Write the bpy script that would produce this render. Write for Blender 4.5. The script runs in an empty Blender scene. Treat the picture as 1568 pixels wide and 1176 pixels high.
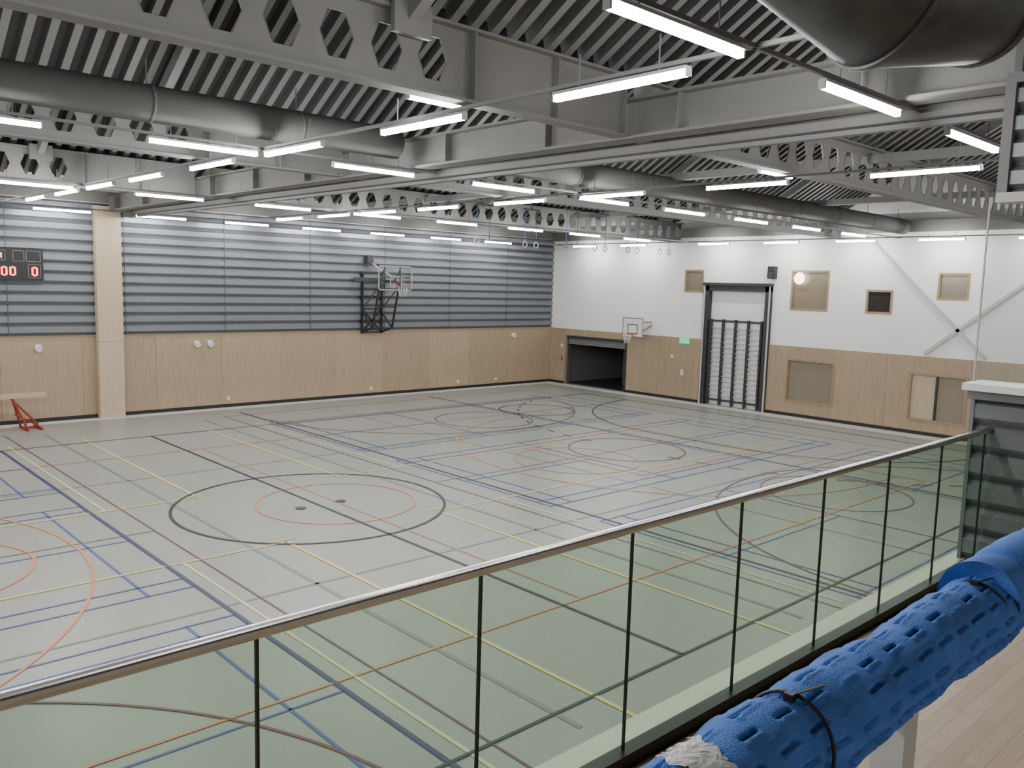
import bpy, math, random
from mathutils import Vector, Matrix
random.seed(4)
D=bpy.data; COL=bpy.context.scene.collection
H=4.98; YA=30.95; XB=31.45; XW=-12.9; ZT=7.06; ZW=2.85; ZR=13.0; YS=-4.0

# ------------------------------------------------------------ materials
def new_mat(name):
    m=D.materials.new(name); m.use_nodes=True
    return m,m.node_tree.nodes,m.node_tree.links,m.node_tree.nodes['Principled BSDF']
def mat(name,col,rough=.6,metal=0,var=0,scale=3,bump=0,bscale=60,stretch=(1,1,1),emit=None,es=0,spec=None,coat=0,samp='NONE'):
    m,n,l,b=new_mat(name)
    b.inputs['Base Color'].default_value=(*col,1); b.inputs['Roughness'].default_value=rough; b.inputs['Metallic'].default_value=metal
    if spec is not None: b.inputs['Specular IOR Level'].default_value=spec
    if coat: b.inputs['Coat Weight'].default_value=coat
    if var>0 or bump>0:
        tc=n.new('ShaderNodeTexCoord'); mp=n.new('ShaderNodeMapping'); mp.inputs['Scale'].default_value=stretch
        l.new(tc.outputs['Object'],mp.inputs['Vector'])
    if var>0:
        t=n.new('ShaderNodeTexNoise'); t.inputs['Scale'].default_value=scale; t.inputs['Detail'].default_value=3
        l.new(mp.outputs[0],t.inputs['Vector'])
        r=n.new('ShaderNodeValToRGB')
        r.color_ramp.elements[0].position=.3; r.color_ramp.elements[1].position=.7
        r.color_ramp.elements[0].color=(*[c*(1-var) for c in col],1); r.color_ramp.elements[1].color=(*[min(1,c*(1+var)) for c in col],1)
        l.new(t.outputs['Fac'],r.inputs['Fac']); l.new(r.outputs['Color'],b.inputs['Base Color'])
    if bump>0:
        t=n.new('ShaderNodeTexNoise'); t.inputs['Scale'].default_value=bscale; t.inputs['Detail'].default_value=2
        l.new(mp.outputs[0],t.inputs['Vector'])
        bp=n.new('ShaderNodeBump'); bp.inputs['Strength'].default_value=bump; bp.inputs['Distance'].default_value=.01
        l.new(t.outputs['Fac'],bp.inputs['Height']); l.new(bp.outputs[0],b.inputs['Normal'])
    if emit:
        b.inputs['Emission Color'].default_value=(*emit,1); b.inputs['Emission Strength'].default_value=es
        try: m.cycles.emission_sampling=samp
        except Exception: pass
    return m
M={}
M['floor']=mat('sports_floor',(.33,.345,.315),.34,var=.035,scale=.35)
M['border']=mat('floor_border',(.66,.65,.61),.5,var=.05)
for i,f in enumerate((.96,1.0,1.05)):
    M['wood%d'%i]=mat('birch_panel_%d'%i,(.395*f,.30*f,.20*f),.55,var=.09,scale=2.2,stretch=(6,6,.6))
M['pillarwood']=mat('pillar_birch',(.55,.44,.315),.5,var=.05,scale=2,stretch=(6,6,.6))
M['groove']=mat('panel_groove',(.12,.09,.06),.8)
M['white']=mat('white_block_paint',(.91,.91,.90),.7)
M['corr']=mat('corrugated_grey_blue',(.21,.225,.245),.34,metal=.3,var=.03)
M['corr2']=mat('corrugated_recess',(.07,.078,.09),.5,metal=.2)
M['steel']=mat('painted_roof_steel',(.185,.182,.174),.65,var=.05,scale=2)
M['deck']=mat('deck_rib',(.20,.198,.19),.5,metal=.1)
M['deckd']=mat('deck_groove_dark',(.05,.05,.05),.8)  # darker colour for rib sides, groove tops and the backing sheet
M['duct']=mat('grey_fabric_duct',(.15,.148,.142),.8,var=.04)
M['galv']=mat('galvanised_duct',(.12,.12,.125),.42,metal=.8,var=.15,scale=6)
M['black']=mat('black_paint',(.012,.012,.014),.45)
M['dark']=mat('dark_grey',(.035,.035,.04),.5)
M['grey']=mat('mid_grey',(.20,.20,.205),.5)
M['lgrey']=mat('light_grey',(.55,.55,.55),.5)
M['whitep']=mat('white_plastic',(.85,.85,.84),.4)
M['lamph']=mat('lamp_housing',(.45,.45,.44),.4)
M['red']=mat('red_paint',(.28,.03,.02),.45)
M['orangering']=mat('orange_steel',(.55,.14,.04),.4)
M['tan']=mat('tan_reflective_pane',(.25,.215,.155),.12,coat=.5)  # opaque tan stands in for the lit beige rooms behind the windows
M['darkpane']=mat('dark_pane',(.035,.034,.03),.08,coat=.5)
M['framewood']=mat('window_frame_oak',(.36,.25,.14),.5,var=.1,scale=4)
M['railmetal']=mat('bronze_handrail',(.50,.48,.46),.27,metal=.95,var=.05,scale=9)
M['channel']=mat('dark_channel',(.02,.022,.02),.4,metal=.3)
M['cream']=mat('cream_ledge',(.86,.84,.70),.6,var=.04)
M['foam']=mat('blue_foam',(.075,.205,.63),.9,var=.16,scale=14,bump=.4,bscale=420)
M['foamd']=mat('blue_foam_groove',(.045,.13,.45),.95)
M['paper']=mat('torn_label',(.80,.80,.78),.8,bump=.4,bscale=60)
M['rubber']=mat('black_zip_tie',(.012,.012,.013),.5)
M['exit']=mat('exit_sign_green',(.02,.4,.2),.5,emit=(.03,.75,.35),es=1.2)
M['digit']=mat('red_led_digit',(.5,.02,.01),.5,emit=(1,.05,.02),es=9)
M['digitw']=mat('white_led_digit',(.6,.4,.4),.5,emit=(1,.35,.3),es=4)
M['lamp']=mat('led_diffuser',(1,1,1),.5,emit=(1,.99,.97),es=112,samp='FRONT')
M['globe']=mat('lamp_reflection_glow',(1,1,1),.5,emit=(1,.86,.62),es=5)  # glow for a lamp reflection, modelled as a globe
M['netw']=mat('white_net',(.75,.75,.75),.8)
M['ringblue']=mat('blue_ring',(.08,.2,.6),.5)
M['matblue']=mat('dark_blue_mat',(.02,.035,.08),.7)
LC={'black':(.012,.012,.014),'navy':(.03,.028,.11),'blue':(.045,.08,.36),'yellow':(.80,.64,.22),'cream':(.72,.66,.40),'orange':(.68,.25,.12),'red':(.17,.045,.05),'green':(.215,.24,.195)}
for k,c in LC.items(): M['l_'+k]=mat('court_line_'+k,c,.4)
def planks():
    m,n,l,b=new_mat('oak_laminate_planks')
    tc=n.new('ShaderNodeTexCoord'); mp=n.new('ShaderNodeMapping')
    l.new(tc.outputs['Object'],mp.inputs['Vector'])
    br=n.new('ShaderNodeTexBrick'); br.inputs['Color1'].default_value=(.54,.40,.28,1); br.inputs['Color2'].default_value=(.42,.30,.205,1); br.inputs['Mortar'].default_value=(.28,.20,.13,1)
    br.inputs['Scale'].default_value=1; br.inputs['Mortar Size'].default_value=.0012; br.inputs['Brick Width'].default_value=.6; br.inputs['Row Height'].default_value=.065; br.offset=.37
    l.new(mp.outputs[0],br.inputs['Vector']); 
    mp2=n.new('ShaderNodeMapping'); mp2.inputs['Scale'].default_value=(2,25,2); l.new(tc.outputs['Object'],mp2.inputs['Vector'])
    t=n.new('ShaderNodeTexNoise'); t.inputs['Scale'].default_value=3; t.inputs['Detail'].default_value=4; l.new(mp2.outputs[0],t.inputs['Vector'])
    mx=n.new('ShaderNodeMix'); mx.data_type='RGBA'; mx.blend_type='MULTIPLY'; mx.inputs['Factor'].default_value=.3
    l.new(br.outputs['Color'],mx.inputs['A']); l.new(t.outputs['Fac'],mx.inputs['B']); l.new(mx.outputs['Result'],b.inputs['Base Color'])
    b.inputs['Roughness'].default_value=.45; return m
M['planks']=planks()
def glass(name,tint,base,edge):
    m=D.materials.new(name); m.use_nodes=True; n=m.node_tree.nodes; l=m.node_tree.links; n.clear()
    o=n.new('ShaderNodeOutputMaterial'); tr=n.new('ShaderNodeBsdfTransparent'); tr.inputs[0].default_value=(*tint,1)
    gl=n.new('ShaderNodeBsdfGlossy'); gl.inputs['Roughness'].default_value=.02; gl.inputs[0].default_value=(.9,.95,.92,1)
    lw=n.new('ShaderNodeLayerWeight'); lw.inputs[0].default_value=.5
    pw=n.new('ShaderNodeMath'); pw.operation='POWER'; pw.inputs[1].default_value=4; l.new(lw.outputs['Facing'],pw.inputs[0])
    mu=n.new('ShaderNodeMath'); mu.operation='MULTIPLY_ADD'; mu.inputs[1].default_value=edge; mu.inputs[2].default_value=base; l.new(pw.outputs[0],mu.inputs[0])
    mx=n.new('ShaderNodeMixShader'); l.new(mu.outputs[0],mx.inputs[0]); l.new(tr.outputs[0],mx.inputs[1]); l.new(gl.outputs[0],mx.inputs[2]); l.new(mx.outputs[0],o.inputs[0]); return m
M['glass']=glass('balustrade_glass',(.56,.685,.575),.07,.55)
M['glass2']=glass('booth_glass',(.82,.86,.84),.12,.5)
M['glassboard']=glass('backboard_glass',(.85,.88,.88),.06,.4)

# ------------------------------------------------------------ mesh builder
class MB:
    def __init__(s): s.v=[];s.f=[];s.m=[];s.mats=[];s.smooth=[]
    def mi(s,k):
        if k not in s.mats: s.mats.append(k)
        return s.mats.index(k)
    def poly(s,pts,k,sm=False):
        b=len(s.v); s.v+= [tuple(p) for p in pts]; s.f.append(list(range(b,b+len(pts)))); s.m.append(s.mi(k)); s.smooth.append(sm)
    def box(s,a,b,k):
        x0,x1=sorted((a[0],b[0]));y0,y1=sorted((a[1],b[1]));z0,z1=sorted((a[2],b[2]))
        s.hexa([(x0,y0,z0),(x1,y0,z0),(x1,y1,z0),(x0,y1,z0),(x0,y0,z1),(x1,y0,z1),(x1,y1,z1),(x0,y1,z1)],k)
    def hexa(s,P,k):
        b=len(s.v); s.v+=[tuple(p) for p in P]
        for q in ((0,3,2,1),(4,5,6,7),(0,1,5,4),(1,2,6,5),(2,3,7,6),(3,0,4,7)):
            s.f.append([b+i for i in q]); s.m.append(s.mi(k)); s.smooth.append(False)
    def bar(s,p0,p1,w,h,k,up=(0,0,1)):
        p0=Vector(p0);p1=Vector(p1);d=(p1-p0).normalized();u=Vector(up)
        if abs(d.dot(u))>.99: u=Vector((0,1,0))
        r=d.cross(u).normalized()*(w/2); u=r.cross(d).normalized()*(h/2)
        s.hexa([p0-r-u,p1-r-u,p1+r-u,p0+r-u,p0-r+u,p1-r+u,p1+r+u,p0+r+u] if r.cross(u).dot(d)<0 else [p0-r-u,p0+r-u,p0+r+u,p0-r+u,p1-r-u,p1+r-u,p1+r+u,p1-r+u],k)
    def tube(s,pts,r,k,seg=12,closed=False,cap=True):
        pts=[Vector(p) for p in pts]; n=len(pts); b=len(s.v); prev=None
        for i,p in enumerate(pts):
            if closed: d=(pts[(i+1)%n]-pts[i-1])
            else: d=pts[min(i+1,n-1)]-pts[max(i-1,0)]
            d.normalize()
            if prev is None:
                u=Vector((0,0,1)) if abs(d.z)<.9 else Vector((0,1,0))
                a=d.cross(u).normalized()
            else: a=(prev-d*prev.dot(d)).normalized()
            prev=a; c=d.cross(a)
            rr=r[i] if isinstance(r,(list,tuple)) else r
            for j in range(seg):
                t=2*math.pi*j/seg; s.v.append(tuple(p+(a*math.cos(t)+c*math.sin(t))*rr))
        for i in range(n if closed else n-1):
            for j in range(seg):
                i2=(i+1)%n; s.f.append([b+i*seg+j,b+i*seg+(j+1)%seg,b+i2*seg+(j+1)%seg,b+i2*seg+j]); s.m.append(s.mi(k)); s.smooth.append(True)
        if cap and not closed:
            s.f.append([b+j for j in range(seg)][::-1]); s.m.append(s.mi(k)); s.smooth.append(False)
            s.f.append([b+(n-1)*seg+j for j in range(seg)]); s.m.append(s.mi(k)); s.smooth.append(False)
    def build(s,name,parent=None):
        me=D.meshes.new(name); me.from_pydata(s.v,[],s.f)
        for k in s.mats: me.materials.append(M[k])
        me.polygons.foreach_set('material_index',s.m); me.polygons.foreach_set('use_smooth',s.smooth); me.update()
        o=D.objects.new(name,me); COL.objects.link(o)
        if parent: o.parent=parent
        return o
def empty(name):
    e=D.objects.new(name,None); COL.objects.link(e); return e

# ------------------------------------------------------------ floor
b=MB(); b.box((XW,-4,-.2),(XB,YA,0),'floor')
o=b.build('floor')
b=MB()
b.box((XW,YA-.6,0.0),(XB,YA-.07,.004),'border'); b.box((XB-.85,2.7,0),(XB-.07,YA-.6,.004),'border')
b.build('trim_floor_border')
# court lines
b=MB()
ZZ={'green':.005,'cream':.006,'blue':.007,'yellow':.008,'orange':.009,'red':.010,'navy':.011,'black':.012}
def seg(x0,y0,x1,y1,c,w=.05):
    zz=ZZ[c]
    d=Vector((x1-x0,y1-y0)).normalized(); n=Vector((-d.y,d.x))*w/2
    b.poly([(x0-n.x,y0-n.y,zz),(x1-n.x,y1-n.y,zz),(x1+n.x,y1+n.y,zz),(x0+n.x,y0+n.y,zz)],'l_'+c)
def arc(cx,cy,r,a0,a1,c,w=.05,dash=0,clip=None):
    n=max(8,int(abs(a1-a0)/math.radians(3)))
    for i in range(n):
        if dash and i%2: continue
        t0=a0+(a1-a0)*i/n;t1=a0+(a1-a0)*(i+1)/n
        P=[(cx+math.cos(t)*q,cy+math.sin(t)*q,ZZ[c]) for t,q in((t0,r-w/2),(t1,r-w/2),(t1,r+w/2),(t0,r+w/2))]
        if any(p[1]<2.8 or p[1]>YA-.7 or p[0]>XB-.9 or p[0]<XW+.1 for p in P): continue
        if clip and not all(clip(p) for p in P): continue
        b.poly(P,'l_'+c)
PI=math.pi; X0=9.3; Y0=16.4
seg(X0,6.4,X0,26.4,'black',.06); seg(-10.7,6.4,29.3,6.4,'black'); seg(-10.7,26.4,29.3,26.4,'black')
seg(29.3,6.4,29.3,26.4,'black'); seg(-10.7,6.4,-10.7,26.4,'black')
arc(9.25,16.4,2.95,0,2*PI,'black',.065)
for gx,s in((29.3,-1),(-10.7,1)):
    for r,ds in((6,0),(9,1)):
        yy=1.5
        if s<0: arc(gx,Y0+yy,r,PI/2,PI,'black',.05,ds,lambda p:p[1]<26.4); arc(gx,Y0-yy,r,PI,1.5*PI,'black',.05,ds,lambda p:p[1]>6.4)
        else: arc(gx,Y0+yy,r,0,PI/2,'black',.05,ds,lambda p:p[1]<26.4); arc(gx,Y0-yy,r,-PI/2,0,'black',.05,ds,lambda p:p[1]>6.4)
        if not ds: seg(gx+s*r,Y0-yy,gx+s*r,Y0+yy,'black')
    seg(gx+s*7,Y0-.5,gx+s*7,Y0+.5,'black')
for px in (8.85,9.85):
    b.poly([(px+.12*math.cos(t*PI/10),16.2+.12*math.sin(t*PI/10),.013) for t in range(20)],'l_black')
ox0,ox1=-4.0,23.5; oy0,oy1=8.7,23.7; oc=9.75; om=16.2
seg(ox0,oy0,ox1,oy0,'orange'); seg(ox0,oy1,ox1,oy1,'orange'); seg(ox0,oy0,ox0,oy1,'orange'); seg(ox1,oy0,ox1,oy1,'orange')
seg(oc,oy0,oc,oy1,'orange',.035); arc(oc,om,1.75,0,2*PI,'orange')
for e,s in((ox0,1),(ox1,-1)):
    cx=e+s*1.58
    arc(cx,om,6.75,(-PI/2 if s>0 else PI/2),(PI/2 if s>0 else 1.5*PI),'orange')
    seg(e,om-6.75,cx,om-6.75,'orange'); seg(e,om+6.75,cx,om+6.75,'orange')
    fx=e+s*5.8; arc(fx,om,1.8,0,2*PI,'orange'); seg(fx,om-2.45,fx,om+2.45,'orange'); seg(e,om-2.45,fx,om-2.45,'orange'); seg(e,om+2.45,fx,om+2.45,'orange')
for cx in (-1.7,20.2):
    arc(cx,Y0,1.8,0,2*PI,'red')
    for cy,a0,a1,s in((5.4,0,PI,1),(27.4,PI,2*PI,-1)):
        arc(cx,cy,6.45,a0,a1,'red',.045); arc(cx,cy+s*4.2,1.8,0,2*PI,'red',.04)
    for dx in (-7.5,7.5): seg(cx+dx,4.0,cx+dx,28.8,'red',.03)
    seg(cx-7.5,Y0,cx+7.5,Y0,'red',.03); seg(cx-7.5,4.0,cx+7.5,4.0,'red',.03); seg(cx-7.5,28.8,cx+7.5,28.8,'red',.03)
arc(23.6,23.9,1.5,0,2*PI,'black')
for x in (5.22,13.6,22.3,-3.2): seg(x,6.2 if x<6 else 4.2,x,26.4 if x<6 else 29.4,'navy',.065)
seg(5.22,6.2,-3.2,6.2,'navy')
for x in (7.48,11.12):
    seg(x,5.65,x,14.25,'yellow',.07); seg(x,18.3,x,27.1,'yellow',.07)
for y in (14.22,18.4):
    seg(-12,y,7.48,y,'yellow',.065); seg(11.12,y,27,y,'yellow',.065)
for x in (5.5,13.0): seg(x,5.9,x,14.2,'cream',.055); seg(x,18.4,x,27.0,'cream',.055)
for y in (14.22,18.4):
    for x in (7.48,11.12): seg(x-.25,y+.14,x+.25,y+.14,'yellow')
for s,xe in((1,5.2),(-1,13.4)):
    for y0 in (5.4,13.0,20.6):
        y1=y0+6.1; xf=xe-s*13.4
        for y in (y0,y0+.46,y1-.46,y1): seg(xe,y,xf,y,'blue',.042)
        for dx in (0,.72,4.72,8.68,12.68,13.4): seg(xe-s*dx,y0,xe-s*dx,y1,'blue',.045)
        ym=(y0+y1)/2; seg(xe,ym,xe-s*4.72,ym,'blue',.04); seg(xe-s*8.68,ym,xf,ym,'blue',.04)
seg(6.8,6,6.8,28.5,'green',.08); seg(11.85,6,11.85,28.5,'green',.08); seg(16.8,5,16.8,28,'green',.06)
for y in (11.9,20.9): seg(-10,y,27,y,'green',.06)
b.build('court_line_markings')

# ------------------------------------------------------------ wall north
b=MB()
b.box((XW-.3,YA+.02,-.2),(XB+.3,YA+.3,ZR),'white')
pitch=(ZT+.3-ZW-.03)/13
for i in range(13):
    z=ZW+.03+i*pitch; prof=[(z,0),(z+pitch*.14,0),(z+pitch*.32,-.08),(z+pitch*.82,-.08),(z+pitch,0)]
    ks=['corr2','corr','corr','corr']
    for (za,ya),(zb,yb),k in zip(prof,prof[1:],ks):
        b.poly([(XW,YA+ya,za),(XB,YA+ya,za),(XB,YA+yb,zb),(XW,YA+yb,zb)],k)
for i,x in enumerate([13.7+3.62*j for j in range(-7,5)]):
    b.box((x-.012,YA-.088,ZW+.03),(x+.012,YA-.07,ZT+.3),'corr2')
xs=[XW]+[11.1+2.46*j for j in range(-9,9) if XW<11.1+2.46*j<XB]+[XB-.05]
for i,(xa,xb) in enumerate(zip(xs,xs[1:])):
    b.box((xa+.004,YA-.05,.10),(xb-.004,YA+.01,ZW),'wood%d'%((i*7+i//3)%3))
b.box((XW,YA-.03,0),(XB,YA+.01,ZW),'groove')
b.box((XW,YA-.09,ZW),(XB,YA,ZW+.03),'framewood')
b.build('wall_north')
b=MB(); b.box((XW,YA-.07,0),(XB-.05,YA-.05,.13),'black'); b.build('baseboard_north')
b=MB(); b.box((9.08,YA-.38,0),(9.9,YA-.09,ZW-.2),'pillarwood'); b.box((9.08,YA-.38,ZW-.19),(9.9,YA-.09,ZT+.2),'pillarwood'); b.box((9.1,YA-.36,ZW-.2),(9.88,YA-.09,ZW-.19),'groove')
b.build('birch_clad_column')

# ------------------------------------------------------------ wall east with openings
def wall_holes(b,x,ylo,yhi,zlo,zhi,holes,fn):
    ys=sorted({ylo,yhi,*[h[0] for h in holes],*[h[1] for h in holes],*fn['ys']}); zs=sorted({zlo,zhi,*[h[2] for h in holes],*[h[3] for h in holes]})
    ys=[y for y in ys if ylo<=y<=yhi]; zs=[z for z in zs if zlo<=z<=zhi]
    for i in range(len(ys)-1):
        for j in range(len(zs)-1):
            cy=(ys[i]+ys[i+1])/2; cz=(zs[j]+zs[j+1])/2
            if any(h[0]<cy<h[1] and h[2]<cz<h[3] for h in holes): continue
            g=.004 if fn['gap'] else 0
            b.box((x,ys[i]+(g if ys[i] in fn['ys'] else 0),zs[j]),(x+fn['t'],ys[i+1]-(g if ys[i+1] in fn['ys'] else 0),zs[j+1]),fn['mat'](cy,cz))
b=MB()
upper=[(21.6,22.6,4.9,5.9),(18.2,21.5,0,5.25),(15.8,17.4,4.3,5.9),(13.3,14.3,4.3,5.2),(10.7,11.75,4.9,5.85)]
lower=[(25.8,29.75,0,2.45),(18.2,21.5,0,5.25),(15.3,17.35,.6,2.35),(10.45,12.45,.5,2.25)]
wall_holes(b,XB,-4,YA,ZW,ZR,upper,dict(ys=[],gap=0,t=.3,mat=lambda y,z:'white'))
wys=[23.8,21.9,13.3,24.9,28.0,8.5,6.1,3.7]
wall_holes(b,XB-.05,-4,YA-.05,.1,ZW,lower,dict(ys=wys,gap=1,t=.05,mat=lambda y,z:'wood%d'%(int(y/2.46)%3)))
wall_holes(b,XB,-4,YA,-.2,ZW,lower,dict(ys=[],gap=0,t=.3,mat=lambda y,z:'groove'))
b.build('wall_east')
b=MB()
for a,c in((-4,18.15),(21.55,25.75),(29.8,YA-.08)): b.box((XB-.07,a,0),(XB-.05,c,.13),'black')
b.build('baseboard_east')
def window(i,y0,y1,z0,z1,x,pane,split=False,mf='framewood',deep=.06):
    b=MB(); f=.08
    b.box((x-.02,y0,z0),(x+deep+.06,y0+f,z1),mf); b.box((x-.02,y1-f,z0),(x+deep+.06,y1,z1),mf)
    b.box((x-.02,y0+f,z0),(x+deep+.06,y1-f,z0+f),mf); b.box((x-.02,y0+f,z1-f),(x+deep+.06,y1-f,z1),mf)
    if split:
        ym=y0+(y1-y0)*.52; b.box((x-.01,ym-.03,z0+f),(x+deep+.05,ym+.03,z1-f),'dark')
        b.box((x+deep,y0+f,z0+f),(x+deep+.03,ym-.03,z1-f),pane); b.box((x+deep,ym+.03,z0+f),(x+deep+.03,y1-f,z1-f),'pillarwood')
    else: b.box((x+deep,y0+f,z0+f),(x+deep+.03,y1-f,z1-f),pane)
    return b.build('window_%d'%i)
window(1,21.6,22.6,4.9,5.9,XB,'tan'); window(2,15.8,17.4,4.3,5.9,XB,'tan'); window(3,13.3,14.3,4.3,5.2,XB,'darkpane'); window(4,10.7,11.75,4.9,5.85,XB,'tan')
window(5,15.3,17.35,.6,2.35,XB-.05,'tan'); window(6,10.45,12.45,.5,2.25,XB-.05,'tan',True)
b=MB()  # glowing globe stands in for the round lamp reflection in the window
n=12
for i in range(n):
    for j in range(n):
        P=[]
        for (a,c) in((i,j),(i+1,j),(i+1,j+1),(i,j+1)):
            th=PI*a/n; ph=2*PI*c/n; P.append((XB-.13+.10*math.sin(th)*math.cos(ph),17.0+.24*math.sin(th)*math.sin(ph),5.58+.24*math.cos(th)))
        b.poly(P,'globe',True)
b.tube([(XB-.1,17.0,5.58),(XB+.05,17.0,5.58)],.03,'lgrey',8)
b.build('lamp_reflection_globe')
# storage garage
b=MB()
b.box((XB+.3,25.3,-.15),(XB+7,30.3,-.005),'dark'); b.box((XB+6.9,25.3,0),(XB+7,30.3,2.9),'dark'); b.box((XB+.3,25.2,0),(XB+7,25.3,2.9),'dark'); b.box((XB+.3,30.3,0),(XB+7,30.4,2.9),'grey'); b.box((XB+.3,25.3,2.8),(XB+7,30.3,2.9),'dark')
b.box((XB-.06,25.84,-.004),(XB+.31,29.7,.002),'grey')
b.build('wall_storage_room')
b=MB()
b.box((XB-.06,25.72,0),(XB+.02,25.84,2.52),'dark'); b.box((XB-.06,29.7,0),(XB+.02,29.82,2.52),'grey'); b.box((XB-.06,25.84,2.38),(XB+.02,29.7,2.52),'dark')
for i in range(3): b.box((XB+.06,25.85,2.08+i*.1),(XB+.10,29.7,2.17+i*.1),'grey')
b.build('door_1')
b=MB()
for yy in (26.3,27.1,27.9):
    b.box((XB+2.4,yy,.0),(XB+2.45,yy+.05,1.9),'grey'); b.box((XB+3.1,yy,.0),(XB+3.15,yy+.05,1.9),'grey')
for zz in (.3,.9,1.5): b.box((XB+2.4,26.3,zz),(XB+3.15,27.95,zz+.05),'grey')
b.box((XB+2.5,26.4,.95),(XB+3.1,27.0,1.25),'matblue'); b.box((XB+2.5,27.2,.35),(XB+3.1,27.8,.7),'dark')
b.build('equipment_rack')
b=MB()
b.box((XB+4.4,28.4,.25),(XB+6.0,29.3,.32),'grey')
for xx in(4.45,5.95):
    for yy in(28.45,29.25): b.tube([(XB+xx,yy,0),(XB+xx,yy,.25)],.05,'black',8)
for i in range(4): b.box((XB+4.45,28.45,.33+i*.14),(XB+5.95,29.25,.45+i*.14),'matblue' if i%2 else 'dark')
b.tube([(XB+4.4,28.45,.3),(XB+4.4,28.45,1.0),(XB+4.4,29.25,1.0),(XB+4.4,29.25,.3)],.02,'grey',8)
b.build('gym_mat_trolley')
# tall door
b=MB()
y0,y1,zt=18.2,21.5,5.25
b.box((XB-.12,y0,0),(XB+.1,y0+.28,zt),'dark'); b.box((XB-.12,y1-.28,0),(XB+.1,y1,zt),'dark'); b.box((XB-.12,y0,zt-.25),(XB+.1,y1,zt),'dark')
b.box((XB-.2,y0-.02,zt-.02),(XB+.1,y1+.02,zt+.1),'dark'); b.box((XB-.14,y0+.03,0),(XB-.12,y0+.10,zt),'lgrey'); b.box((XB-.14,y1-.10,0),(XB-.12,y1-.03,zt),'lgrey')
b.box((XB+.14,y0+.28,0),(XB+.2,y1-.28,zt-.25),'whitep')
for z in (1.25,2.5,3.75): b.box((XB+.12,y0+.28,z),(XB+.14,y1-.28,z+.02),'lgrey')
b.build('door_2')
b=MB()
for i in range(5):
    y=18.62+i*.62
    b.box((XB-.06,y-.045,.05),(XB+.06,y+.045,3.78),'dark')
    b.tube([(XB-.02,y,0),(XB-.02,y,.06)],.03,'dark',8)
for z in (.25,3.7): b.box((XB-.03,18.62,z-.04),(XB+.03,21.1,z+.04),'dark')
for j in range(15): 
    z=.45+j*.21; b.tube([(XB,18.6,z),(XB,21.12,z)],.018,'lgrey',6)
b.build('climbing_wall_bars')
b=MB(); b.box((XB-.28,18.05,5.55),(XB-.02,18.35,6.05),'black'); b.box((XB-.29,18.09,5.6),(XB-.28,18.31,5.82),'dark'); b.box((XB-.02,18.15,5.7),(XB,18.25,5.9),'grey'); b.build('wall_loudspeaker')
b=MB(); b.box((XB-.12,22.15,2.6),(XB-.06,22.65,2.84),'exit'); b.box((XB-.125,22.3,2.66),(XB-.12,22.36,2.78),'whitep'); b.box((XB-.125,22.42,2.70),(XB-.12,22.58,2.74),'whitep'); b.box((XB-.06,22.2,2.65),(XB-.05,22.6,2.8),'lgrey'); b.build('exit_sign')
b=MB(); b.box((XB-.08,29.98,1.9),(XB-.05,30.12,2.05),'whitep'); b.box((XB-.085,30.02,1.95),(XB-.08,30.08,2.0),'dark'); b.build('wall_thermostat')
b=MB(); b.box((XB-.12,29.98,1.25),(XB-.05,30.12,1.4),'red'); b.box((XB-.125,30.02,1.29),(XB-.12,30.08,1.36),'whitep'); b.build('fire_alarm_call_point')
b=MB(); b.box((XB-.08,22.4,1.15),(XB-.05,22.55,1.4),'whitep'); b.box((XB-.085,22.44,1.2),(XB-.08,22.51,1.35),'lgrey'); b.box((XB-.08,23.0,1.9),(XB-.05,23.12,2.02),'whitep'); b.build('light_switch_plate')
b=MB()
def dia(a,c): b.bar((XB-.052,*a),(XB-.052,*c),.12,.10,'lgrey',up=(1,0,0))
dia((14.2,7.0),(10.0,2.95)); dia((12.0,2.95),(7.2,7.0)); b.build('steel_cross_brace')

# basketball board wall east
b=MB(); yc=24.75; x=XB-.9; zb=2.75
b.box((x,yc-.6,zb),(x+.03,yc+.6,zb+.9),'whitep')
for (ya,yb2,za,zb2) in ((-.6,.6,0,.04),(-.6,.6,.86,.9),(-.6,-.56,0,.9),(.56,.6,0,.9),(-.3,.3,.15,.19),(-.3,.3,.56,.6),(-.3,-.26,.15,.6),(.26,.3,.15,.6)):
    b.box((x-.006,yc+ya,zb+za),(x,yc+yb2,zb+zb2),'dark' if abs(ya)<.5 and abs(yb2)<.5 else 'grey')
for yy in(-.4,.4):
    b.bar((x+.03,yc+yy,zb+.7),(XB,yc+yy,zb+.7),.05,.05,'grey'); b.bar((x+.03,yc+yy,zb+.2),(XB,yc+yy,zb+.55),.05,.05,'grey')
rc=(x-.38,yc,zb+.15); b.tube([(rc[0]+.225*math.cos(t*PI/12),yc+.225*math.sin(t*PI/12),rc[2]) for t in range(24)],.012,'orangering',8,closed=True)
b.box((x-.17,yc-.1,rc[2]-.03),(x,yc+.1,rc[2]+.02),'orangering')
for i in range(12):
    for sgn in(1,-1):
        t=i*PI/6; t2=t+sgn*PI/6; b.tube([(rc[0]+.22*math.cos(t),yc+.22*math.sin(t),rc[2]),(rc[0]+.15*math.cos(t2),yc+.15*math.sin(t2),rc[2]-.22),(rc[0]+.12*math.cos(t),yc+.12*math.sin(t),rc[2]-.42)],.006,'netw',4)
b.build('basketball_hoop')
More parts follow.
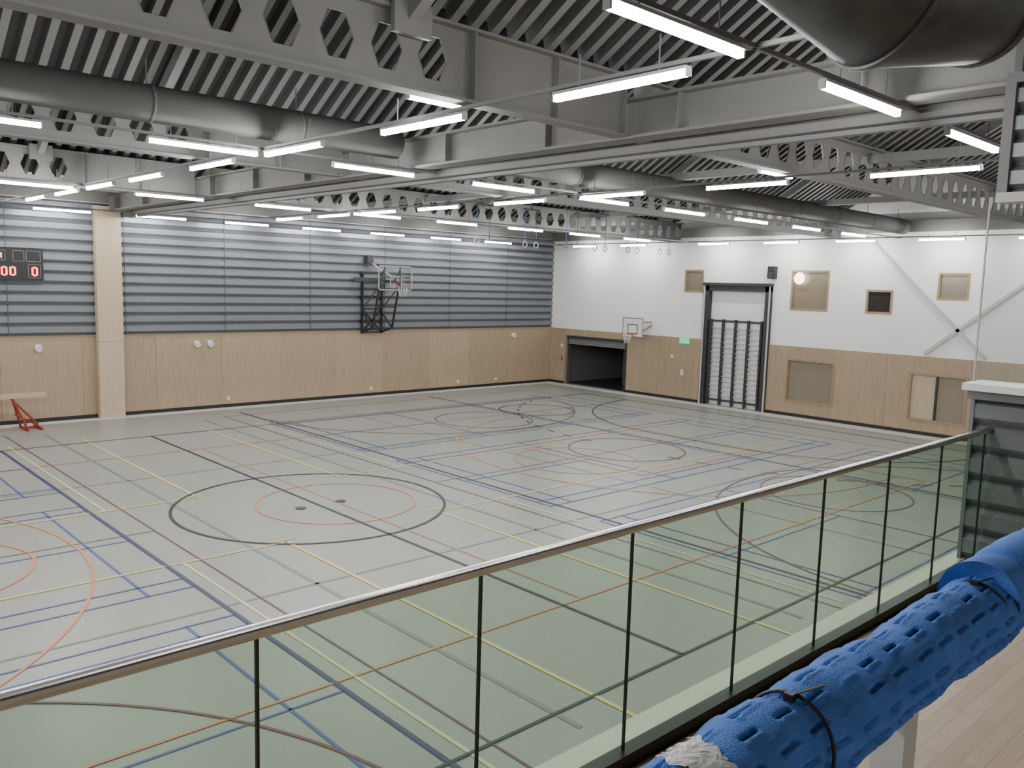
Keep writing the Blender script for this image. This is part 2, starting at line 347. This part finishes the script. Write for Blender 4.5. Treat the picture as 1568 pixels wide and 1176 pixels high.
# folding hoop on wall north
b=MB(); yw=YA-.1
X1,X2=19.75,20.75
for xx in (X1,X2):
    b.bar((xx,yw-.05,2.75),(xx,yw-.05,5.3),.08,.08,'black'); b.bar((xx+.1,yw-.7,3.0),(xx+.55,yw-.6,5.0),.07,.07,'black')
    b.bar((xx,yw-.05,2.8),(xx+.1,yw-.7,3.0),.06,.06,'black'); b.bar((xx,yw-.05,5.0),(xx+.55,yw-.6,5.0),.06,.06,'black')
    b.bar((xx,yw-.05,3.7),(xx+.1,yw-.7,3.0),.05,.05,'black'); b.bar((xx,yw-.05,3.8),(xx+.5,yw-.62,4.8),.05,.05,'black')
    for z in (3.2,4.2,5.2): b.box((xx-.08,yw-.02,z),(xx+.08,YA-.08,z+.15),'black')
for z in (2.8,3.25,3.8,4.35,4.9): b.bar((X1,yw-.05,z),(X2,yw-.05,z),.05,.05,'black')
b.bar((X1+.1,yw-.7,3.0),(X2+.1,yw-.7,3.0),.06,.06,'black'); b.bar((X1+.3,yw-.65,3.9),(X2+.3,yw-.65,3.9),.05,.05,'black')
b.bar((X1,yw-.05,2.8),(X2,yw-.05,3.8),.05,.05,'black'); b.bar((X2,yw-.05,2.8),(X1,yw-.05,3.8),.05,.05,'black')
b.bar((X1+.2,yw-.05,5.9),(21.2,yw-.75,5.0),.05,.05,'lgrey'); b.box((X1+.1,yw-.3,5.75),(X1+.4,yw,6.05),'dark'); b.bar((X1-.45,yw-.1,5.05),(X1+.5,yw-.5,5.05),.16,.16,'dark')
bx0,bx1,bz=19.95,21.7,4.62; by=yw-.95
b.poly([(bx0,by,bz),(bx1,by,bz),(bx1,by,bz+1.05),(bx0,by,bz+1.05)],'glassboard')
for (xa,xb_,za,zb_) in ((0,1.75,0,.05),(0,1.75,1.0,1.05),(0,.05,0,1.05),(1.7,1.75,0,1.05),(.6,1.2,.15,.19),(.6,1.2,.56,.6),(.6,.64,.15,.6),(1.16,1.2,.15,.6)):
    b.box((bx0+xa,by-.01,bz+za),(bx0+xb_,by-.001,bz+zb_),'lamph')
for xx in (20.3,21.1): b.bar((xx,by+.02,bz+.2),(xx-.1,yw-.6,5.0),.06,.06,'dark'); b.bar((xx,by+.02,bz+.9),(xx-.1,yw-.6,5.0),.06,.06,'dark')
b.bar((20.0,by+.04,bz+.55),(21.6,by+.04,bz+.55),.05,.05,'dark'); b.bar((20.3,by+.04,bz+.1),(20.3,by+.04,bz+1.0),.05,.05,'dark'); b.bar((21.1,by+.04,bz+.1),(21.1,by+.04,bz+1.0),.05,.05,'dark')
rc=(20.95,by-.38,bz+.15); b.tube([(rc[0]+.225*math.cos(t*PI/12),rc[1]+.225*math.sin(t*PI/12),rc[2]) for t in range(24)],.014,'orangering',8,closed=True)
b.box((20.85,by-.17,bz+.1),(21.05,by,bz+.2),'orangering')
for i in range(10):
    t=i*PI/5; b.tube([(rc[0]+.22*math.cos(t),rc[1]+.22*math.sin(t),rc[2]),(rc[0]+.13*math.cos(t+.4),rc[1]+.13*math.sin(t+.4),rc[2]-.42)],.007,'netw',4)
b.build('folding_basketball_hoop')
# scoreboard
b=MB(); sx0,sx1,sz0,sz1=4.9,7.5,4.72,5.72; sy=YA-.24
b.box((sx0,sy,sz0),(sx1,YA-.08,sz1),'black')
SEG={'0':'abcdef','1':'bc','2':'abged'}
def digit(ch,x,z,h,k='digit'):
    w=h*.6;t=h*.17
    R={'a':(t,h-t,w-t,h),'g':(t,h/2-t/2,w-t,h/2+t/2),'d':(t,0,w-t,t),'f':(0,h/2,t,h-t/2),'e':(0,t/2,t,h/2),'b':(w-t,h/2,w,h-t/2),'c':(w-t,t/2,w,h/2)}
    for s in SEG[ch]:
        a=R[s]; b.box((x+a[0],sy-.012,z+a[1]),(x+a[2],sy,z+a[3]),k)
digit('0',5.0,4.85,.30);digit('1',5.35,4.85,.30)
for i,ch in enumerate('0000'): digit(ch,5.7+i*.24+(.1 if i>1 else 0),4.84,.3)
for z in (4.92,5.04): b.box((6.15,sy-.012,z),(6.2,sy,z+.05),'digit')
digit('0',7.15,4.84,.3); digit('0',5.1,5.35,.2); digit('1',6.2,5.38,.2,'digitw')
for (a,c,d,e) in ((7.05,4.78,7.42,5.22),(6.62,5.3,6.95,5.65),(7.0,5.3,7.42,5.65),(6.1,5.32,6.42,5.65)):
    for q in ((a,c,d,c+.015),(a,e-.015,d,e),(a,c,a+.015,e),(d-.015,c,d,e)): b.box((q[0],sy-.006,q[1]),(q[2],sy,q[3]),'grey')
b.build('scoreboard')
for x in (7.3,12.6,13.1,28.7):
    b=MB(); b.box((x-.09,YA-.09,2.42),(x+.09,YA-.05,2.6),'whitep'); b.tube([(x,YA-.09,2.5),(x,YA-.2,2.45)],[.06,.11],'whitep',12); b.build('wall_sensor')
for x,z in ((13.8,.35),(20.3,.33),(25.2,.35),(27.6,.35)):
    b=MB(); b.box((x-.06,YA-.08,z-.06),(x+.06,YA-.05,z+.06),'whitep'); b.box((x-.03,YA-.085,z-.03),(x+.03,YA-.08,z+.03),'lgrey'); b.build('wall_socket')
# balance beam
b=MB()
b.box((2.4,29.72,1.04),(7.2,29.82,1.16),'pillarwood'); b.box((2.4,29.73,1.0),(7.2,29.81,1.04),'pillarwood')
for x in (3.0,6.2):
    b.bar((x,29.77,1.0),(x+.75,29.77,.12),.06,.06,'red'); b.bar((x+.05,29.77,1.0),(x+.35,29.3,.05),.05,.05,'red'); b.bar((x+.05,29.77,1.0),(x+.35,30.24,.05),.05,.05,'red')
    b.bar((x+.75,29.3,.04),(x+.75,30.25,.04),.07,.07,'red'); b.bar((x+.35,29.25,.03),(x+.35,30.3,.03),.06,.06,'red'); b.bar((x+.75,29.77,.08),(x+.1,29.77,.5),.05,.05,'red')
    b.bar((x+.35,29.77,.04),(x+.75,29.77,.05),.05,.05,'red')
b.build('balance_beam')

# ------------------------------------------------------------ roof
YB=[.4,7.95,15.45,22.95,30.45]; ZB=7.1; HB=.85; SL=.6
b=MB()
for i in range(len(YB)):
    ylo=YB[i]+.1; yhi=(YB[i-1]+.3) if i else -4.2
    zlo=ZB+HB+.05; zhi=zlo+(ylo-yhi)*SL
    x=XW; p=.32
    while x<XB:
        pr=[(x,0,),(x+.12,0),(x+.16,.14),(x+.28,.14),(x+.32,0)]
        for (xa,da),(xb_,db),k in zip(pr,pr[1:],('deck','deckd','deckd','deckd')):
            b.poly([(xa,ylo,zlo+da),(xb_,ylo,zlo+db),(xb_,yhi,zhi+db),(xa,yhi,zhi+da)],k)
        x+=p
    b.poly([(XW,ylo,zlo+.2),(XB,ylo,zlo+.2),(XB,yhi,zhi+.2),(XW,yhi,zhi+.2)],'deckd')
    if i<len(YB)-1 :
        y=YB[i]+.3; z2=zlo+(YB[i+1]+.1-y)*SL
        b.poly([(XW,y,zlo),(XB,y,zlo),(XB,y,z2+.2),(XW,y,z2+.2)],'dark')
b.build('ceiling')
def castellated(name,y,x0,x1,solid=(0,0),zb=ZB,h=HB):
    b=MB(); p=.62; fl=.24
    b.box((x0,y-fl/2,zb),(x1,y+fl/2,zb+.035),'steel'); b.box((x0,y-fl/2,zb+h-.035),(x1,y+fl/2,zb+h),'steel')
    z0=zb+.035; z1=zb+h-.035; zc=(z0+z1)/2; x=x0
    while x<x1-1e-6:
        xe=min(x+p,x1)
        if xe-x<p*.9 or solid[0]<x+p/2<solid[1]:
            b.poly([(x,y,z0),(xe,y,z0),(xe,y,z1),(x,y,z1)],'steel')
        else:
            cx=x+p/2; a=.20; c=.10; q=.235
            L=(cx-a,y,zc);R=(cx+a,y,zc);TL=(cx-c,y,zc+q);TR=(cx+c,y,zc+q);BL=(cx-c,y,zc-q);BR=(cx+c,y,zc-q)
            for P in ([(x,y,z0),(xe,y,z0),BR,BL],[(x,y,z1),TL,TR,(xe,y,z1)],[(x,y,z0),BL,L,(x,y,zc)],[(x,y,zc),L,TL,(x,y,z1)],[(xe,y,z0),(xe,y,zc),R,BR],[(xe,y,zc),(xe,y,z1),TR,R]): b.poly(P,'steel')
            Q=[L,TL,TR,R,BR,BL]
            for m_ in range(6):
                A=Q[m_];B_=Q[(m_+1)%6]; b.poly([(A[0],y-.012,A[2]),(B_[0],y-.012,B_[2]),(B_[0],y+.012,B_[2]),(A[0],y+.012,A[2])],'steel')
        x=xe
    s0=max(solid[0],x0); s1=min(solid[1],x1)
    if s1>s0:
        for xx in (s0,(s0+s1)/2,s1-.05): b.box((xx,y-fl/2,z0),(xx+.02,y+fl/2,z1),'steel')
    return b.build(name)
for y in YB[:4]:
    castellated('castellated_roof_beam',y,XW,9.35,(6.55,9.4)); castellated('castellated_roof_beam',y,9.75,XB,(9.7,11.2))
b=MB(); gx=9.55
b.box((gx-.18,-4,ZB-.02),(gx+.18,YA-.4,ZB+.02),'steel'); b.box((gx-.18,-4,ZB+.50),(gx+.18,YA-.4,ZB+.54),'steel'); b.box((gx-.02,-4,ZB),(gx+.02,YA-.4,ZB+.52),'steel')
for i in range(14): b.box((gx-.16,-3+i*2.5,ZB),(gx+.16,-3+i*2.5+.02,ZB+.5),'steel')
b.build('main_roof_girder')
b=MB()
for k,(xa,za,zb_) in enumerate(((9.95,6.98,7.12),(10.12,6.92,7.06),(10.29,6.98,7.12))): b.box((xa,-3.9,za),(xa+.12,YA-.5,zb_),'steel' if k!=1 else 'grey')
b.box((9.93,-3.9,7.13),(10.43,YA-.5,7.17),'steel')
b.tube([(10.15,-3.9,7.36),(10.15,YA-.5,7.36)],.17,'steel',16)
b.build('divider_curtain_housing')
b=MB()
for i in range(1,len(YB)):
    for x in (-8.7,-2.5,5.6,13.6,19.8,26.0):
        ylo=YB[i]-.05; yhi=YB[i]-5; zlo=ZB+HB-.12
        b.bar((x,ylo,zlo),(x,yhi,zlo+(ylo-yhi)*SL),.14,.2,'steel')
        if i<4: b.box((x-.25,YB[i]-.2,ZB+HB-.3),(x+.25,YB[i]-.13,ZB+HB+.05),'steel')
b.build('roof_rafters')
b=MB()
for x in (1.2,17.2,24.5,-6.5): b.box((x-.09,YB[0],ZB+.55),(x+.09,YB[4],ZB+.72),'steel')
b.build('roof_tie_beams')
b=MB(); b.box((XW,YA-.28,7.38),(XB,YA-.10,7.75),'steel'); b.box((XB-.3,-4,7.3),(XB-.02,YA-.3,7.7),'steel'); b.build('eaves_beam')
for xa,xb_ in ((XW+.2,9.0),(10.8,XB-.4)):
    b=MB(); n=40; pts=[(xa+(xb_-xa)*i/n,12.95,7.47) for i in range(n+1)]
    b.tube(pts,[.27]*(n+1),'duct',20)
    x=xa+.5
    while x<xb_:
        b.tube([(x,12.95,7.47),(x+.05,12.95,7.47)],.277,'duct',20); b.bar((x,12.95,7.7),(x,12.95,8.1),.015,.015,'grey'); x+=2.4
    b.build('ventilation_duct')
b=MB()
path=[Vector((2.6,2.6,8.3)),Vector((3.35,2.35,7.2)),Vector((3.85,2.15,6.74)),Vector((4.32,2.0,6.53)),Vector((4.8,1.78,6.60)),Vector((5.15,1.62,6.90)),Vector((5.35,1.5,7.5)),Vector((5.4,1.4,8.8))]
b.tube(path,.41,'galv',48)
for i,a in enumerate(path[1:-1]):
    d=(path[i+2]-path[i]).normalized(); b.tube([a-d*.018,a+d*.018],.421,'galv',48)
b.build('spiral_elbow_duct')

# ------------------------------------------------------------ LED lamps
Z=6.95
def lamp(x0,y0,x1,y1,z=Z):
    b=MB(); p0=Vector((x0,y0,z)); p1=Vector((x1,y1,z)); d=(p1-p0).normalized()
    b.bar(p0+Vector((0,0,.045)),p1+Vector((0,0,.045)),.09,.03,'lamph')
    r=Vector((d.y,-d.x,0))*.031; u=Vector((0,0,.031)); a=p0+d*.012; c=p1-d*.012
    b.poly([a-r-u,c-r-u,c+r-u,a+r-u][::-1] if Vector((c-a)).cross(r).z>0 else [a-r-u,c-r-u,c+r-u,a+r-u],'lamp')
    for sg in (1,-1):
        q=[a+r*sg-u,c+r*sg-u,c+r*sg+u,a+r*sg+u]
        nrm=(q[1]-q[0]).cross(q[2]-q[1])
        b.poly(q if nrm.dot(r*sg)>0 else q[::-1],'lamp')
    for q in (p0,p1): b.bar(q-d*.012,q+d*.012,.07,.07,'lamph')
    for t in (.2,.8):
        q=p0.lerp(p1,t); b.bar(q+Vector((0,0,.06)),q+Vector((0,0,.4)),.010,.010,'grey')
    o=b.build('led_linear_lamp')
    me=o.data
    for pl in me.polygons:   # bottom diffuser must face down
        if me.materials[pl.material_index].name.startswith('led') and abs(pl.normal.z)>.9 and pl.normal.z>0: pl.flip()
    me.update()
rows={4.08:(4.6,-8.5,30),12.95:(4.6,-8.5,30),21.75:(4.3,-8.5,30),29.7:(7.0,-8.5,30)}
for y,(xs0,lo,hi) in rows.items():
    k=-8
    while xs0+k*3.1+1.7<hi:
        x=xs0+k*3.1
        if x>lo: lamp(x,y,x+1.7,y)
        k+=1
dr=lambda x,y:x-.022*max(0,y-9)
for xc in (6.5,14.0,-2.0):
    for y in (4.75,7.95,11.15,14.0,17.05,19.75,22.15,24.8):
        lamp(dr(xc,y),y,dr(xc,y+1.7),y+1.7)
for y in (7.5,10.6,13.6,16.6,19.7,24,27): lamp(30.35,y,30.35,y+1.5)
lamp(6.35,8.9,7.2,8.9,7.3); lamp(14.6,8.9,15.8,8.9,7.3)
b=MB()
for y in rows: b.box((XW+.5,y-.02,Z+.085),(XB-.6,y+.02,Z+.125),'grey')
for xc in (6.5,14.0,-2.0): b.bar((dr(xc,3),3.,Z+.105),(dr(xc,9),9.,Z+.105),.04,.04,'grey'); b.bar((dr(xc,9),9.,Z+.105),(dr(xc,29),29,Z+.105),.04,.04,'grey')
b.box((30.33,4,Z+.085),(30.37,29.6,Z+.125),'grey')
b.build('lighting_trunking')

# ------------------------------------------------------------ gymnastic rings
for (x,y) in ((18.4,21.4),(20.5,21.3),(21.3,20.1),(23.0,20.3),(24.6,20.1),(26.0,19.7)):
    b=MB()
    for k,dx in enumerate((-.27,.27)):
        pts=[(x+dx+.10*math.cos(t*PI/12),y,6.4+.10*math.sin(t*PI/12)) for t in range(24)]
        b.tube(pts,.016,'lgrey' if (int(x*10)+k)%3 else 'ringblue',8,closed=True); b.bar((x+dx,y,6.5),(x+dx,y,7.6),.02,.008,'dark' if k else 'ringblue')
    b.bar((x-.4,y,7.6),(x+.4,y,7.6),.06,.06,'steel'); b.bar((x,y,7.6),(x,y,8.0+(23.05-y)*.6),.05,.05,'steel')
    b.build('gymnastic_rings')

# ------------------------------------------------------------ other walls
b=MB(); b.box((XW-.3,-4.3,-.2),(XW,YA+.3,ZR),'white'); b.build('wall_west')
b=MB(); b.box((XW,-4.3,-.2),(XB+.3,-4,ZR),'white'); b.box((XW,2.2,0),(XB,2.42,2.35),'wood1'); b.build('wall_south')

# ------------------------------------------------------------ stand / balcony
SX=7.95; YG=2.43; ZG=2.67; ZRL=3.855
b=MB()
b.box((XW,-4,2.35),(XB,2.70,ZG-.02),'cream')
b.box((XW,-4,ZG-.02),(XB,YG-.06,ZG),'planks')
b.box((XW,-4,ZG),(SX-.05,1.4,3.4),'planks')
b.build('balcony_floor')
emp=empty('glass_balustrade')
xsn=[1.17+.95*k for k in range(-6,8)]
b=MB()
for xa,xb_ in zip(xsn,xsn[1:]+[SX-.02]):
    b.poly([(xa+.004,YG,ZG+.03),(xb_-.004,YG,ZG+.03),(xb_-.004,YG,ZRL),(xa+.004,YG,ZRL)],'glass')
b.build('glass_panels',emp)
b=MB()
for x in xsn: b.box((x-.005,YG-.007,ZG+.04),(x+.005,YG+.007,ZRL-.02),'channel')
b.box((-5,YG-.05,ZG-.02),(SX,YG+.03,ZG+.07),'channel'); b.build('base_channel',emp)
b=MB()
n=16; prof=[]
for i in range(n):
    t=2*PI*i/n; prof.append((.028*math.copysign(abs(math.cos(t))**.6,math.cos(t)),.021*math.copysign(abs(math.sin(t))**.6,math.sin(t))))
for i in range(n):
    (ya,za),(yb_,zb_)=prof[i],prof[(i+1)%n]
    b.poly([(-5,YG+ya,ZRL+za),(SX,YG+ya,ZRL+za),(SX,YG+yb_,ZRL+zb_),(-5,YG+yb_,ZRL+zb_)],'railmetal',True)
b.poly([(-5,YG+p[0],ZRL+p[1]) for p in prof],'railmetal')
b.build('handrail',emp)

# end partition
emp=empty('viewing_booth_partition')
b=MB(); ye=2.56
def corrX(x,y0,y1,z0,z1,n,facing=-1):
    p=(z1-z0)/n
    for i in range(n):
        z=z0+i*p; pr=[(z,0),(z+p*.12,0),(z+p*.3,.05),(z+p*.8,.05),(z+p,0)]
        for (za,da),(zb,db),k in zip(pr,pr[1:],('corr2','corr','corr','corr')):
            b.poly([(x+facing*da,y0,za),(x+facing*da,y1,za),(x+facing*db,y1,zb),(x+facing*db,y0,zb)],k)
corrX(SX,-4,ye,ZG,4.12,6); b.box((SX+.001,-4,ZG),(SX+.1,ye,4.12),'grey'); b.box((SX-.06,ye-.001,ZG),(SX+.1,ye+.03,4.12),'corr')
b.build('lower_corrugated_panel',emp)
b=MB(); b.box((SX-.25,-4,4.20),(SX+.2,ye+.05,4.26),'whitep'); b.box((SX-.16,-4,4.12),(SX+.15,ye+.03,4.2),'grey'); b.build('sill',emp)
b=MB(); yg2=ye+.05; b.poly([(SX,-4,4.26),(SX,yg2,4.26),(SX,yg2,5.79),(SX,-4,5.79)],'glass2'); b.box((SX-.008,yg2-.012,4.26),(SX+.008,yg2,5.79),'lgrey'); b.build('glazing',emp)
b=MB(); yf=ye-.02; corrX(SX,-4,yf-.08,5.87,6.76,4); b.box((SX+.001,-4,5.85),(SX+.1,yf-.08,6.8),'grey')
b.box((SX-.08,-4,5.79),(SX+.12,yf,5.87),'lgrey'); b.box((SX-.08,-4,6.76),(SX+.12,yf,6.84),'grey'); b.box((SX-.08,yf-.08,5.87),(SX+.12,yf,6.76),'grey')
b.bar((SX+.05,-1,6.84),(SX+.05,-1,8.5),.1,.1,'grey'); b.bar((SX+.05,yf-.05,6.84),(SX+.05,yf-.05,8.2),.06,.06,'grey')
b.build('upper_corrugated_panel',emp)

# ------------------------------------------------------------ padded rail
emp=empty('foam_padded_rail')
FY=.485; FZ=4.418; R=.063
def hsh(a,c): return (math.sin(a*12.9898+c*78.233)*43758.5453)%1
NR=12; PP=.076
def cell(x,t):
    row=int(t/(2*PI)*NR)%NR; fr=(t/(2*PI)*NR)%1; u=x/PP+.5*(row%2)+.25*hsh(row,1); c=int(math.floor(u)); return row,fr,c,u-c
def foam(name,x0,x1,yc,zc,R,seedv=0,dents=True,amp=1.0):
    nl=int((x1-x0)/.0038); nc=132; V=[];F=[];MI=[]
    for i in range(nl+1):
        x=x0+(x1-x0)*i/nl
        for j in range(nc):
            t=2*PI*j/nc
            r=R*(1+amp*(.040*math.sin(3.1*x*4+t*2+seedv)+.030*math.sin(x*23+t+seedv)+.02*math.sin(x*41-2*t)+.015*math.sin(x*67+3*t)))
            row,fr,c,fu=cell(x,t); ln=.55+.25*hsh(c+3,row); sk=.12*(fu-.4)
            fr2=fr+sk
            if dents and .08<fu<.08+ln and .38<fr2<.62 and hsh(c,row)>.10:
                dent=max(0,min(1,(fu-.08)/.10,(.08+ln-fu)/.06,(fr2-.38)/.08,(.62-fr2)/.08))
                r-=(.0035+.003*hsh(c,row+5))*dent
            elif dents and .62<=fr2<.80 and .08<fu<.08+ln: r+=.0015
            for tx in (.94,1.72): r-=.008*math.exp(-((x-tx)/.016)**2)
            r-=.010*math.exp(-((t-3.3)/.07)**2)
            V.append((x,yc+r*math.cos(t),zc+r*math.sin(t)))
    for i in range(nl):
        x=x0+(x1-x0)*(i+.5)/nl
        for j in range(nc):
            F.append((i*nc+j,i*nc+(j+1)%nc,(i+1)*nc+(j+1)%nc,(i+1)*nc+j))
            t=2*PI*(j+.5)/nc; row,fr,c,fu=cell(x,t); ln=.55+.25*hsh(c+3,row); fr2=fr+.12*(fu-.4)
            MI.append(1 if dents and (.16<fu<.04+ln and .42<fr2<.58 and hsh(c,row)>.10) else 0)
    F.append(tuple(range(nc))); MI.append(0); F.append(tuple(nl*nc+j for j in range(nc))[::-1]); MI.append(0)
    me=D.meshes.new(name); me.from_pydata(V,[],F); me.materials.append(M['foam']); me.materials.append(M['foamd'])
    me.polygons.foreach_set('material_index',MI); me.polygons.foreach_set('use_smooth',[True]*len(F)); me.update()
    o=D.objects.new(name,me); COL.objects.link(o); o.parent=emp; return o
foam('foam_sleeve',-.3,1.78,FY,FZ,R)
foam('foam_sleeve_end',1.62,3.4,FY+.004,FZ+.022,R*1.10,2.0,False,.5)
b=MB(); b.tube([(-1.5,FY,FZ),(7.8,FY,FZ)],.022,'lgrey',16)
for x in (1.28,3.9,6.4,-1.2): b.box((x-.024,FY-.024,3.4),(x+.024,FY+.024,FZ-.02),'lgrey'); b.box((x-.07,FY-.07,3.4),(x+.07,FY+.07,3.41),'lgrey')
b.build('rail_pipe_and_posts',emp)
b=MB()
for tx in (.94,1.58):
    b.tube([(tx+.01*math.sin(t*PI/18),FY+(R-.001)*math.cos(t*PI/18),FZ+(R-.001)*math.sin(t*PI/18)) for t in range(36)],.0026,'rubber',8,closed=True)
    b.box((tx-.006,FY-.006,FZ+R-.006),(tx+.006,FY+.006,FZ+R+.004),'rubber'); b.bar((tx,FY,FZ+R),(tx+.05,FY-.02,FZ+R+.006),.004,.0015,'rubber')
b.build('zip_ties',emp)
b=MB(); nn=14
for i in range(nn):
    for j in range(nn):
        P=[]
        if (i in(0,nn-1) or j in (0,nn-1)) and hsh(i,j)>.5: continue
        for (a,c) in((i,j),(i+1,j),(i+1,j+1),(i,j+1)):
            t=1.25+1.2*c/nn; x=.695+.066*a/nn+.006*math.sin(c*1.3); r=R+.0055+.0014*hsh(a,c*3+1); P.append((x,FY+r*math.cos(t),FZ+r*math.sin(t)))
        b.poly(P,'paper')
b.build('torn_label',emp)

# ------------------------------------------------------------ world, camera
w=D.worlds.new('World'); bpy.context.scene.world=w; w.use_nodes=True
w.node_tree.nodes['Background'].inputs[0].default_value=(.02,.025,.035,1); w.node_tree.nodes['Background'].inputs[1].default_value=.5
yaw,pitch,roll,f=0.82176,-0.1171,0.028297,1282.9
cy,sy_=math.cos(yaw),math.sin(yaw); cp,sp=math.cos(pitch),math.sin(pitch)
fwd=Vector((cy*cp,sy_*cp,sp)); right=Vector((sy_,-cy,0)); up=right.cross(fwd)
r2=right*math.cos(roll)+up*math.sin(roll); u2=-right*math.sin(roll)+up*math.cos(roll)
cam=D.cameras.new('camera'); cam.sensor_width=36; cam.lens=36*f/1568; cam.clip_start=.05; cam.clip_end=200
co=D.objects.new('camera',cam); COL.objects.link(co)
mw=Matrix(((r2.x,u2.x,-fwd.x,0),(r2.y,u2.y,-fwd.y,0),(r2.z,u2.z,-fwd.z,H),(0,0,0,1))); co.matrix_world=mw
bpy.context.scene.camera=co
